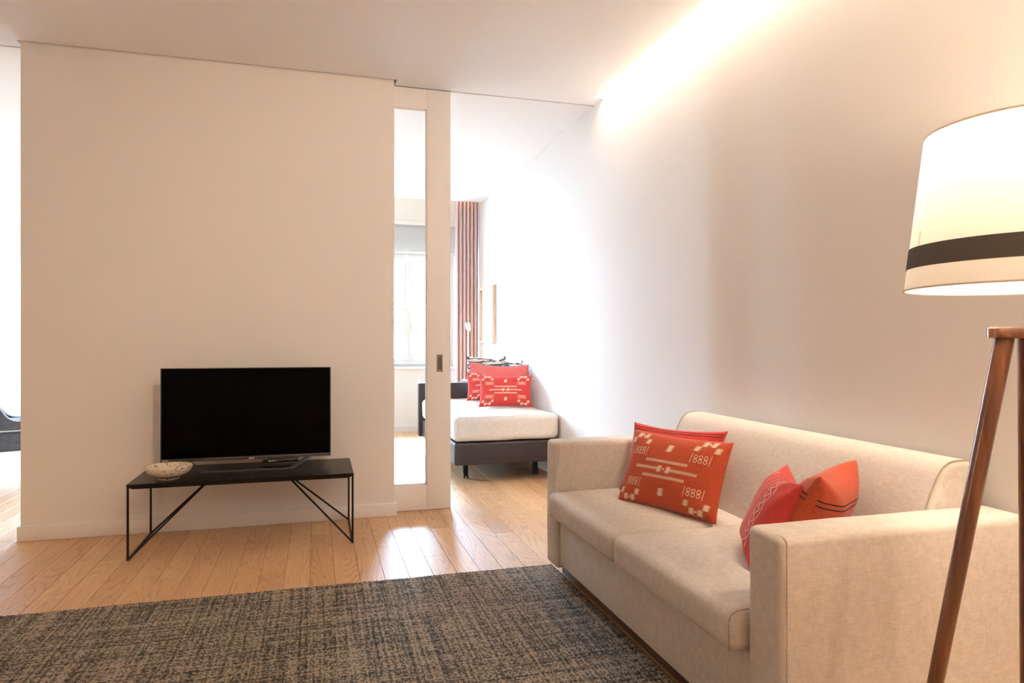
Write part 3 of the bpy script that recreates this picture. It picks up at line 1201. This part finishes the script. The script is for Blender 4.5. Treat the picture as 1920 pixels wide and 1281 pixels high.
# ------------------------------------------------------------------ TV bench, TV and the things on it
def make_bench():
    x0, x1, y0, y1, z = -1.005, 0.205, 4.145, 4.695, 0.418
    b = tag(empty('tv_bench', ((x0 + x1) / 2, (y0 + y1) / 2, 0)), 'low black bench with slim wire legs under the television', 'bench')
    bm = bmesh.new()
    t = 0.026
    ch = 0.028
    # top with ends chamfered underneath
    poly = [(x0, z), (x0, z - 0.010), (x0 + ch, z - t), (x1 - ch, z - t), (x1, z - 0.010), (x1, z)]
    add_prism_y(bm, poly, y0, y1)
    finish('bench_top', bm, M['btop'], b, angle=20)
    r = 0.0062
    for xe, xt in ((x0 + .006, -0.60), (x1 - .006, -0.20)):
        tube('leg', [(xe, y0 + .008, r), (xe, y0 + .008, z - .012)], r, M['black'], b, seg=10)
        tube('leg', [(xe, y1 - .008, r), (xe, y1 - .008, z - .012)], r, M['black'], b, seg=10)
        tube('floor_rail', [(xe, y0 + .008, r), (xe, y1 - .008, r)], r, M['black'], b, seg=10)
        ym = (y0 + y1) / 2
        sg = 1 if xt > xe else -1
        tube('brace', [(xe, y0 + .008, r), (xt, ym - .012, z - t + .004)], r * .95, M['black'], b, seg=10)
        tube('brace', [(xe, y1 - .008, r), (xt, ym + .012, z - t + .004)], r * .95, M['black'], b, seg=10)


make_bench()
BT = 0.418


def text_mesh(name, txt, size, m, parent, loc_world, rot, extr=0.0004):
    cu = bpy.data.curves.new(name, 'FONT')
    cu.body = txt
    cu.size = size
    cu.align_x = 'CENTER'
    cu.align_y = 'CENTER'
    cu.extrude = extr
    cu.resolution_u = 3
    t = bpy.data.objects.new(name, cu)
    C.objects.link(t)
    bpy.context.view_layer.update()
    me = bpy.data.meshes.new_from_object(t.evaluated_get(bpy.context.evaluated_depsgraph_get()))
    bpy.data.objects.remove(t)
    me.materials.clear()
    me.materials.append(m)
    o = bpy.data.objects.new(name, me)
    C.objects.link(o)
    o.parent = parent
    o.location = Vector(loc_world) - org(parent)
    o.rotation_euler = rot
    ORG[o] = Vector(loc_world)
    return o


def make_tv():
    x0, x1, z0, z1, yf = -0.906, 0.078, 0.476, 1.037, 4.50
    t = tag(empty('television', ((x0 + x1) / 2, 4.47, BT)), 'flat black television on the low bench', 'television')
    box('housing', (x0, x1, yf, yf + .028, z0, z1), M['darkplastic'], t, bev=0.003)
    box('rear_bulge', (x0 + .15, x1 - .15, yf + .026, yf + .065, z0 + .03, z0 + .36), M['darkplastic'], t, bev=0.012)
    box('screen', (x0 + .004, x1 - .004, yf - .0012, yf + .002, z0 + .016, z1 - .004), M['screen'], t)
    boxes('bezel', [(x0 - .001, x1 + .001, yf - .004, yf + .024, z0 - .004, z0 + .0145), (x0 - .0015, x0 + .0035, yf - .003, yf + .024, z0, z1),
                    (x1 - .0035, x1 + .0015, yf - .003, yf + .024, z0, z1), (x0, x1, yf - .003, yf + .024, z1 - .003, z1 + .001)], M['graphite'], t, bev=0.001)
    xm = -0.395
    bd = box('badge', (xm - .0165, xm + .0165, yf - .0065, yf - .003, z0 - .009, z0 + .007), M['silver'], t, bev=0.001)
    text_mesh('lettering', 'Hisense', 0.0078, M['white'], bd, (xm, yf - .0068, z0 + .001), (R(90), 0, 0))
    st = box('sticker', (x0 + .006, x0 + .042, yf - .0052, yf - .0038, z0 - .001, z0 + .0125), M['silver'], t)
    # stand: one bent flat bar, front on the bench, arms rising back to the screen
    pts = [(-.756, 4.505, z0 + .004), (-.668, 4.395, BT + .004), (-.143, 4.395, BT + .004), (-.062, 4.505, z0 + .004)]
    bm = bmesh.new()
    def bar(p, q, wv, hv):
        p, q = Vector(p), Vector(q)
        wv, hv = Vector(wv), Vector(hv)
        vs = [bm.verts.new(c) for c in (p, p + wv, p + wv + hv, p + hv, q, q + wv, q + wv + hv, q + hv)]
        for f in ((0, 1, 2, 3), (7, 6, 5, 4), (0, 4, 5, 1), (1, 5, 6, 2), (2, 6, 7, 3), (3, 7, 4, 0)):
            bm.faces.new([vs[i] for i in f])
    bar((-.668, 4.388, BT + .0008), (-.143, 4.388, BT + .0008), (0, .016, 0), (0, 0, .008))
    bar((-.668, 4.388, BT + .0008), (-.775, 4.500, z0 - .008), (.026, .012, 0), (0, 0, .010))
    bar((-.143, 4.388, BT + .0008), (-.040, 4.500, z0 - .008), (-.026, .012, 0), (0, 0, .010))
    bar((-.775, 4.500, z0 - .012), (-.735, 4.500, z0 - .012), (0, .024, 0), (0, 0, .014))
    bar((-.080, 4.500, z0 - .012), (-.040, 4.500, z0 - .012), (0, .024, 0), (0, 0, .014))
    finish('stand', bm, M['graphite'], t, smooth=False)


make_tv()


def make_box_and_remote():
    b = tag(empty('set_top_box', (-.225, 4.545, BT)), 'small black set-top box on the bench under the television', 'media box')
    x0, x1, y0, y1 = -.335, -.118, 4.47, 4.60
    box('casing', (x0, x1, y0, y1, BT + .003, BT + .030), M['darkplastic'], b, bev=0.004)
    for x in (x0 + .02, x1 - .02):
        for y in (y0 + .02, y1 - .02):
            lathe('foot', [(0, 0.0005), (.007, 0.0005), (.007, .004), (0, .004)], (x, y, BT), M['black'], b, seg=12)
    r = tag(empty('remote_control', (-.215, 4.50, BT + .0305)), 'black remote control lying on the set-top box', 'remote')
    r.rotation_euler = (0, 0, R(6))
    bm = bmesh.new()
    add_box(bm, -.095, .095, -.022, .022, .0005, .019, bev=.007, seg=4)
    finish('remote_body', bm, M['darkplastic'], r, world=False)
    for i in range(3):
        bm = bmesh.new()
        add_box(bm, -.078 + i * .014, -.069 + i * .014, -.0235, -.0205, .006, .0125, bev=.001, seg=2)
        finish('button', bm, M['white'], r, world=False)
    bm = bmesh.new()
    add_box(bm, -.078 + 3 * .014, -.069 + 3 * .014, -.0235, -.0205, .006, .0125, bev=.001, seg=2)
    finish('button', bm, M['redprint'], r, world=False)
    for i in range(4):
        for j in range(3):
            bm = bmesh.new()
            add_box(bm, -.01 + i * .022, .004 + i * .022, -.014 + j * .011, -.007 + j * .011, .018, .0208, bev=.001, seg=2)
            finish('button', bm, M['graphite'], r, world=False)


make_box_and_remote()

bw_ = tag(empty('bowl', (-.815, 4.262, BT)), 'shallow speckled cream stoneware bowl on the left end of the bench', 'bowl')
lathe('bowl_body', [(0, .010), (.05, .011), (.09, .028), (.113, .052), (.1205, .0735), (.1225, .0755), (.1245, .0735), (.1215, .058), (.105, .034), (.075, .017), (.054, .0115)], (-.815, 4.262, BT), M['bowl'], bw_, seg=56)
lathe('foot_ring', [(.056, .012), (.053, .0006), (.046, .0006), (.044, .009), (0, .0095)], (-.815, 4.262, BT), M['bowl'], bw_, seg=40)


# ------------------------------------------------------------------ tripod floor lamp
def make_lamp(cx, cy_, head_ang, label, power, s=1.0):
    l = tag(empty('floor_lamp', (cx, cy_, 0)), label, 'floor lamp')
    zb, zt, rb, rt = 1.315, 1.652, 0.228, 0.189
    def rad(z):
        return rb + (rt - rb) * (z - zb) / (zt - zb)
    z1, z2 = 1.360, 1.407
    def sheet(name, za, zc, m, off=0.0, n=6, parent=l):
        bm = bmesh.new()
        prof = [(rad(za + (zc - za) * k / n) + off, za + (zc - za) * k / n) for k in range(n + 1)]
        add_lathe(bm, prof, (cx, cy_, 0), 72)
        return finish(name, bm, m, parent)
    sh = sheet('lamp_shade', zb, zt, M['shade'])
    sheet('shade_band', z1, z2, M['band'], 0.0016, 2, sh)
    for z, nm in ((zb, 'rim'), (zt, 'rim')):
        tube(nm, [(cx + rad(z) * math.cos(2 * PI * k / 72), cy_ + rad(z) * math.sin(2 * PI * k / 72), z) for k in range(72)], 0.0026, M['shade'], sh, seg=6, closed=True)
    # fitting: stem, bulb, spider ring
    lathe('stem', [(0, 1.228), (.006, 1.228), (.006, 1.40), (.019, 1.402), (.019, 1.455), (0, 1.456)], (cx, cy_, 0), M['brass'], l, seg=20)
    for k in range(3):
        a = head_ang + 2 * PI * k / 3
        tube('spider_arm', [(cx + .015 * math.cos(a), cy_ + .015 * math.sin(a), 1.42), (cx + (rad(1.44) - .003) * math.cos(a), cy_ + (rad(1.44) - .003) * math.sin(a), 1.44)], 0.002, M['brass'], l, seg=6)
    bl = lathe('bulb', [(0, 1.456), (.016, 1.458), (.020, 1.475), (.030, 1.50), (.031, 1.515), (.022, 1.538), (0, 1.546)], (cx, cy_, 0), M['bulb'], l, seg=24)
    d = bpy.data.lights.new('bulb_light', 'POINT')
    d.energy = power
    d.color = WARM
    d.shadow_soft_size = 0.034
    o = bpy.data.objects.new('bulb_light', d)
    C.objects.link(o)
    o.parent = l
    o.location = (0, 0, 1.595)
    # three-lobed walnut hub and legs
    bm = bmesh.new()
    N = 90
    ring = []
    for k in range(N):
        a = 2 * PI * k / N
        q = math.cos(3 * (a - head_ang)) * .5 + .5
        r = 0.036 + 0.042 * q ** 0.9
        ring.append((r * math.cos(a), r * math.sin(a)))
    zs = ((1.2065, .94), (1.209, 1.0), (1.2275, 1.0), (1.231, .95))
    rr = [[bm.verts.new((cx + p[0] * f, cy_ + p[1] * f, z)) for p in ring] for z, f in zs]
    for a, b in zip(rr, rr[1:]):
        for k in range(N):
            bm.faces.new((a[k], a[(k + 1) % N], b[(k + 1) % N], b[k]))
    bm.faces.new(rr[0][::-1])
    bm.faces.new(rr[-1])
    finish('hub', bm, M['walnut'], l)
    for k in range(3):
        a = head_ang + 2 * PI * k / 3
        e0, e1 = 0.045, 0.268
        pts = []
        rads = []
        for i in range(9):
            t = i / 8
            e = e0 + (e1 - e0) * t
            pts.append((cx + e * math.cos(a), cy_ + e * math.sin(a), 1.208 * (1 - t) + 0.004 * t))
            rads.append(0.0185 - 0.005 * t)
        tube('leg', pts, rads, M['walnut'], l, seg=20)


# leg directions: one square to the view on the left, one straight away from the camera
make_lamp(1.452, 1.092, math.atan2(0.6, 0.8), 'tripod floor lamp with walnut legs and lit cream shade beside the sofa', LAMP_W)


def make_added_wall_lamp(x, y, z):  # fitting out of view, added to bring in the light from the left
    o = tag(empty('added_wall_lamp', (x, y, z)), 'unseen globe wall lamp added on the left living room wall for light from the left', 'wall lamp')
    bm = bmesh.new()
    add_tube(bm, [(x + .001, y, z), (x + .018, y, z)], 0.05, 28)
    finish('wall_plate', bm, M['brass'], o)
    tube('bracket', [(x + .018, y, z), (x + .07, y, z), (x + .095, y, z + .01)], 0.008, M['brass'], o)
    lathe('globe', [(0, -.055), (.021, -.051), (.039, -.039), (.051, -.021), (.055, 0), (.051, .021), (.039, .039), (.021, .051), (0, .055)], (x + .14, y, z + .02), emis('lit_globe', WARM, ADDED_GLOBE_L), o, seg=20)


make_added_wall_lamp(XL, 2.2, 1.62)


def make_fill_lamp(x, y):  # lamp out of view, added to fill the living room with warm light
    o = tag(empty('added_fill_lamp', (x, y, ZC)), 'unseen bare bulb ceiling lamp added behind the camera as fill light', 'ceiling lamp')
    lathe('canopy', [(0, -.001), (.06, -.001), (.058, -.022), (.012, -.03), (0, -.03)], (x, y, ZC), M['brass'], o, seg=28)
    tube('rod', [(x, y, ZC - .028), (x, y, ZC - .29)], 0.006, M['brass'], o)
    lathe('socket', [(0, -.285), (.02, -.285), (.022, -.335), (0, -.336)], (x, y, ZC), M['brass'], o, seg=20)
    bl = lathe('bulb', [(0, -.336), (.018, -.34), (.034, -.375), (.036, -.395), (.026, -.425), (0, -.435)], (x, y, ZC), M['bulb'], o, seg=20)
    d = bpy.data.lights.new('added_fill_light', 'POINT')
    d.energy = FILL_LAMP_W
    d.color = WARM
    d.shadow_soft_size = 0.045
    q = bpy.data.objects.new('added_fill_light', d)
    C.objects.link(q)
    q.parent = o
    q.location = (0, 0, -.49)


make_fill_lamp(1.35, -1.15)


def make_added_spot(x, y, aim):  # spot out of view, added to lift the television wall
    p = Vector((x, y, ZC - .085))
    dr = (Vector(aim) - p).normalized()
    o = tag(empty('added_spot', (x, y, ZC)), 'unseen white ceiling spotlight added to brighten the television wall', 'spotlight')
    lathe('mount', [(0, -.001), (.045, -.001), (.045, -.018), (0, -.018)], (x, y, ZC), M['trim'], o, seg=28)
    tube('joint', [(x, y, ZC - .016), (x, y, ZC - .06)], 0.008, M['trim'], o)
    bm = bmesh.new()
    add_tube(bm, [p - dr * .07, p - dr * .068, p + dr * .06, p + dr * .06, p + dr * .045], [.01, .034, .036, .033, .031], 28)
    finish('spot_head', bm, M['trim'], o)
    d = bpy.data.lights.new('added_spot_light', 'SPOT')
    d.energy = ADDED_SPOT_W
    d.color = WARM
    d.spot_size = R(80)
    d.spot_blend = 1.0
    d.shadow_soft_size = 0.03
    q = bpy.data.objects.new('added_spot_light', d)
    C.objects.link(q)
    q.parent = o
    q.location = (p + dr * .075) - Vector((x, y, ZC))
    q.rotation_euler = dr.to_track_quat('-Z', 'Y').to_euler()


make_added_spot(0.45, 0.9, (0.25, 4.7, 1.35))

# ------------------------------------------------------------------ bedroom things
def make_curtain():
    o = tag(empty('curtain', (1.86, 8.68, 0)), 'pleated mauve curtain drawn to the right side of the window', 'curtain')
    bm = bmesh.new()
    x0, x1 = 1.715, 2.012
    n = 120
    cols = []
    for i in range(n + 1):
        t = i / n
        ph = t * PI * 6.0 + 0.5
        x = x0 + (x1 - x0) * t
        y = 8.72 - 0.075 * abs(math.sin(ph)) ** 0.75
        cols.append([bm.verts.new((x, y, z)) for z in (0.012, .4, .8, 1.2, 1.6, 2.0, 2.4, 2.8, 3.06)])
    for a, b in zip(cols, cols[1:]):
        for k in range(len(a) - 1):
            bm.faces.new((a[k], b[k], b[k + 1], a[k + 1]))
    f = finish('drape', bm, M['curtain'], o, angle=80)
    sol = f.modifiers.new('thick', 'SOLIDIFY')
    sol.thickness = 0.002
    tube('curtain_track', [(x0 - .02, 8.68, 3.075), (2.02, 8.68, 3.075)], 0.008, M['trim'], o)


make_curtain()


def make_picture():
    y0, y1, z0, z1, x = 7.80, 8.49, 1.184, 1.876, XR
    o = tag(empty('framed_picture', (x - .02, (y0 + y1) / 2, z0)), 'abstract print in a pale wood frame on the wall above the bed', 'picture')
    f, d = 0.028, 0.045
    bs = [(x - d, x - .001, y0, y0 + f, z0, z1), (x - d, x - .001, y1 - f, y1, z0, z1), (x - d, x - .001, y0 + f, y1 - f, z0, z0 + f), (x - d, x - .001, y0 + f, y1 - f, z1 - f, z1)]
    for b in bs:
        box('frame_bar', b, M['frame'], o, bev=0.002)
    sh = box('art_sheet', (x - .012, x - .006, y0 + f, y1 - f, z0 + f, z1 - f), M['paper'], o, smooth=False)
    def blob(pts, m, off):
        bm = bmesh.new()
        vs = [bm.verts.new((x - .0125 - off, p[0], p[1])) for p in pts]
        bm.faces.new(vs)
        finish('print_shape', bm, m, sh, smooth=False)
    ym, zm = (y0 + y1) / 2, (z0 + z1) / 2
    N = 28
    blob([(ym - .07 + .11 * math.cos(-PI * k / N), z0 + .50 + .12 * math.sin(-PI * k / N)) for k in range(N + 1)], M['ink'], .0006)
    blob([(ym + .02 + .16 * math.cos(2 * PI * k / N), zm - .03 + .2 * math.sin(2 * PI * k / N)) for k in range(N)], M['ink2'], .0003)
    blob([(ym - .05 + .075 * math.cos(2 * PI * k / N), z0 + .20 + .075 * math.sin(2 * PI * k / N)) for k in range(N)], M['ink'], .0009)


make_picture()

st = tag(empty('side_table', (1.81, 7.90, 0)), 'small round dark grey side table behind the bed headboard', 'side table')
lathe('table_top', [(0, .722), (.165, .722), (.170, .726), (.170, .738), (.165, .742), (0, .742)], (1.81, 7.90, 0), M['greytable'], st, seg=48)
lathe('column', [(0, .02), (.016, .02), (.016, .722), (0, .722)], (1.81, 7.90, 0), M['greytable'], st, seg=20)
lathe('table_base', [(0, .001), (.13, .001), (.132, .010), (.03, .020), (0, .021)], (1.81, 7.90, 0), M['greytable'], st, seg=40)

rl = tag(empty('reading_lamp', (1.718, 7.93, .742)), 'slim lit reading lamp standing in front of the curtain', 'lamp')
lathe('lamp_base', [(0, .0005), (.055, .0005), (.055, .010), (.052, .013), (0, .013)], (1.718, 7.93, .742), M['chrome'], rl, seg=32)
tube('pole', [(1.718, 7.93, .754), (1.718, 7.93, 1.34)], 0.0055, M['chrome'], rl, seg=10)
hd = bmesh.new()
hp = [Vector((1.712, 7.93, 1.425)), Vector((1.722, 7.918, 1.345))]
add_tube(hd, hp, 0.026, 24, caps=False)
h = finish('lamp_head', hd, M['chrome'], rl)
lathe('bulb', [(0, -.024), (.014, -.02), (.018, 0), (.012, .02), (0, .022)], (1.722, 7.918, 1.350), emis('reading_bulb', (1, .86, .66), 60.0), rl, seg=16)
d = bpy.data.lights.new('reading_light', 'POINT')
d.energy = READ_W
d.color = WARM
d.shadow_soft_size = 0.02
ro = bpy.data.objects.new('reading_light', d)
C.objects.link(ro)
ro.parent = rl
ro.location = Vector((1.726, 7.905, 1.30)) - Vector((1.718, 7.93, .742))


def make_armchair():
    # side-on, facing the bed; back near the left wall
    x0, x1, y0, y1 = -2.56, -1.95, 6.40, 6.90
    o = tag(empty('armchair', ((x0 + x1) / 2, (y0 + y1) / 2, 0)), 'slate grey armchair with pale piping seen past the left wall edge', 'armchair')
    box('seat', (x0 + .02, x1, y0, y1, 0.305, 0.470), M['greychair'], o, bev=0.03, seg=4)
    soft_box('seat_cushion', (x0 + .09, x1 - .01, y0 + .085, y1 - .085, 0.468, 0.545), M['greychair'], o, rad=0.03, div=6, crown=.012)
    def prof(t):     # arm height along x: high back sweeping down to a low front
        return 0.545 + 0.33 / (1 + math.exp((x0 + (x1 - x0) * t + 2.475) * 30))
    for (a, b) in ((y0, y0 + .075), (y1 - .075, y1)):
        top = [(x0 + (x1 - x0) * k / 26, prof(k / 26)) for k in range(27)]
        poly = [(x0, 0.478)] + top + [(x1, 0.478)]
        bm = bmesh.new()
        add_prism_y(bm, poly, a, b, 0.016, 3)
        arm = finish('arm', bm, M['greychair'], o, angle=60)
        tube('piping', [(x, (a + b) / 2 - .03, z + .001) for x, z in top], 0.005, M['whitepipe'], arm, seg=8)
    box('backrest', (x0 + .005, x0 + .07, y0 + .07, y1 - .07, 0.478, 0.845), M['greychair'], o, bev=0.03, seg=4)
    tube('piping', [(x0 + .02, y0 - .001, .475), (x1 - .02, y0 - .001, .475), (x1 + .001, y0 + .02, .475), (x1 + .001, y1 - .02, .475)], 0.006, M['whitepipe'], o, seg=8)
    for x in (x0 + .035, x1 - .06):
        for y in (y0 + .06, y1 - .06):
            tube('leg', [(x, y, 0.002), (x, y, .31)], [.011, .018], M['walnut'], o, seg=12)
    # turned a little away from the living room, about the near arm
    a = R(22)
    pv = Vector((-2.395, 6.40, 0))
    o.rotation_euler = (0, 0, a)
    o.location = pv + Matrix.Rotation(a, 3, 'Z') @ (Vector(o.location) - pv)


make_armchair()

# ------------------------------------------------------------------ outside the window
struct(box('ground', (-30, 40, 9.4, 60, -3.3, -3.2), M['pave'], smooth=False))


def make_house():
    h = tag(empty('neighbour_house', (3.0, 17.0, -3.2)), 'pale house with tiled roof seen through the window', 'house')
    EY, EZ = 16.7, 2.28          # eave
    ry, rz = 20.7, 4.6           # ridge
    boxes('house_wall', [(-7, 13, 17.0, 20.6, -3.2, 2.25)], M['stucco'], h, smooth=False)
    box('ledge', (-7, 13, 16.86, 17.02, 1.50, 1.62), M['ledge'], h, bev=.01)
    sl = Vector((0, ry - EY, rz - EZ))
    L = sl.length
    sl.normalize()
    up = Vector((0, -sl.z, sl.y))
    rf = bmesh.new()
    base = Vector((0, EY, EZ - .06))
    pts = [base, base + sl * L, base + sl * L - up * .08, base - up * .08]
    a = [rf.verts.new((-7.3, p.y, p.z)) for p in pts]
    b = [rf.verts.new((13.3, p.y, p.z)) for p in pts]
    for k in range(4):
        rf.faces.new((a[k], a[(k + 1) % 4], b[(k + 1) % 4], b[k]))
    rf.faces.new(a)
    rf.faces.new(b[::-1])
    roof = finish('roof', rf, M['tile'], h, smooth=False)
    # barrel tiles
    tw, tl = 0.24, 0.40
    bm = bmesh.new()
    N = 5
    lo, hi = [], []
    for k in range(N + 1):
        an = PI * k / N
        lo.append(bm.verts.new((-.105 * math.cos(an), 0, .075 * math.sin(an))))
        hi.append(bm.verts.new((-.085 * math.cos(an), tl * 1.12, .055 * math.sin(an) - .012)))
    for k in range(N):
        bm.faces.new((lo[k], lo[k + 1], hi[k + 1], hi[k]))
    bm.faces.new(lo[::-1])
    me = bpy.data.meshes.new('roof_tile')
    bm.to_mesh(me)
    me.materials.append(M['tile'])
    ang = math.atan2(sl.z, sl.y)
    rest = bmesh.new()
    rot = Matrix.Rotation(ang, 3, 'X')
    proto = [v.co.copy() for v in bm.verts]
    pf = [[v.index for v in f.verts] for f in bm.faces]
    bm.verts.index_update()
    pf = [[v.index for v in f.verts] for f in bm.faces]
    bm.free()
    cnt = 0
    rr = random.Random(5)
    for j in range(int(L / tl)):
        for i in range(84):
            x = -7.2 + i * tw + rr.uniform(-.008, .008)
            p = Vector((x, EY, EZ - .06)) + sl * (j * tl) + up * .002
            if 1.4 < x < 4.1 and cnt < 280:
                o = bpy.data.objects.new('roof_tile', me)
                C.objects.link(o)
                o.parent = roof
                o.location = p - org(roof)
                o.rotation_euler = (ang, 0, 0)
                cnt += 1
            else:
                vs = [rest.verts.new(p + rot @ c) for c in proto]
                for f in pf:
                    rest.faces.new([vs[q] for q in f])
    tag(finish('tile_field', rest, M['tile'], roof, smooth=False), kind='stuff')


make_house()


def make_climber():
    c = tag(empty('climbing_plant', (1.95, 16.8, -3.2)), 'small climbing plant on the pale house wall outside', 'plant')
    rr = random.Random(9)
    tube('stem', [(1.95, 16.95, -3.2), (1.9, 16.95, -1), (2.0, 16.96, 1.0), (1.93, 16.95, 2.1)], .02, M['leaf'], c, seg=6)
    bm = bmesh.new()
    for i in range(160):
        x, z = 1.97 + rr.gauss(0, .10), 1.75 + rr.gauss(0, .22)
        y = 16.95 - rr.random() * .12
        s = rr.uniform(.03, .06)
        n = Vector((rr.uniform(-.6, .6), -1, rr.uniform(-.3, .8))).normalized()
        u = n.orthogonal().normalized()
        v = n.cross(u)
        p = Vector((x, y, z))
        vs = [bm.verts.new(p + u * s), bm.verts.new(p + v * s * .5 + n * s * .2), bm.verts.new(p - u * s), bm.verts.new(p - v * s * .5 + n * s * .2)]
        bm.faces.new(vs)
    tag(finish('foliage', bm, M['leaf'], c, smooth=False), kind='stuff')


make_climber()
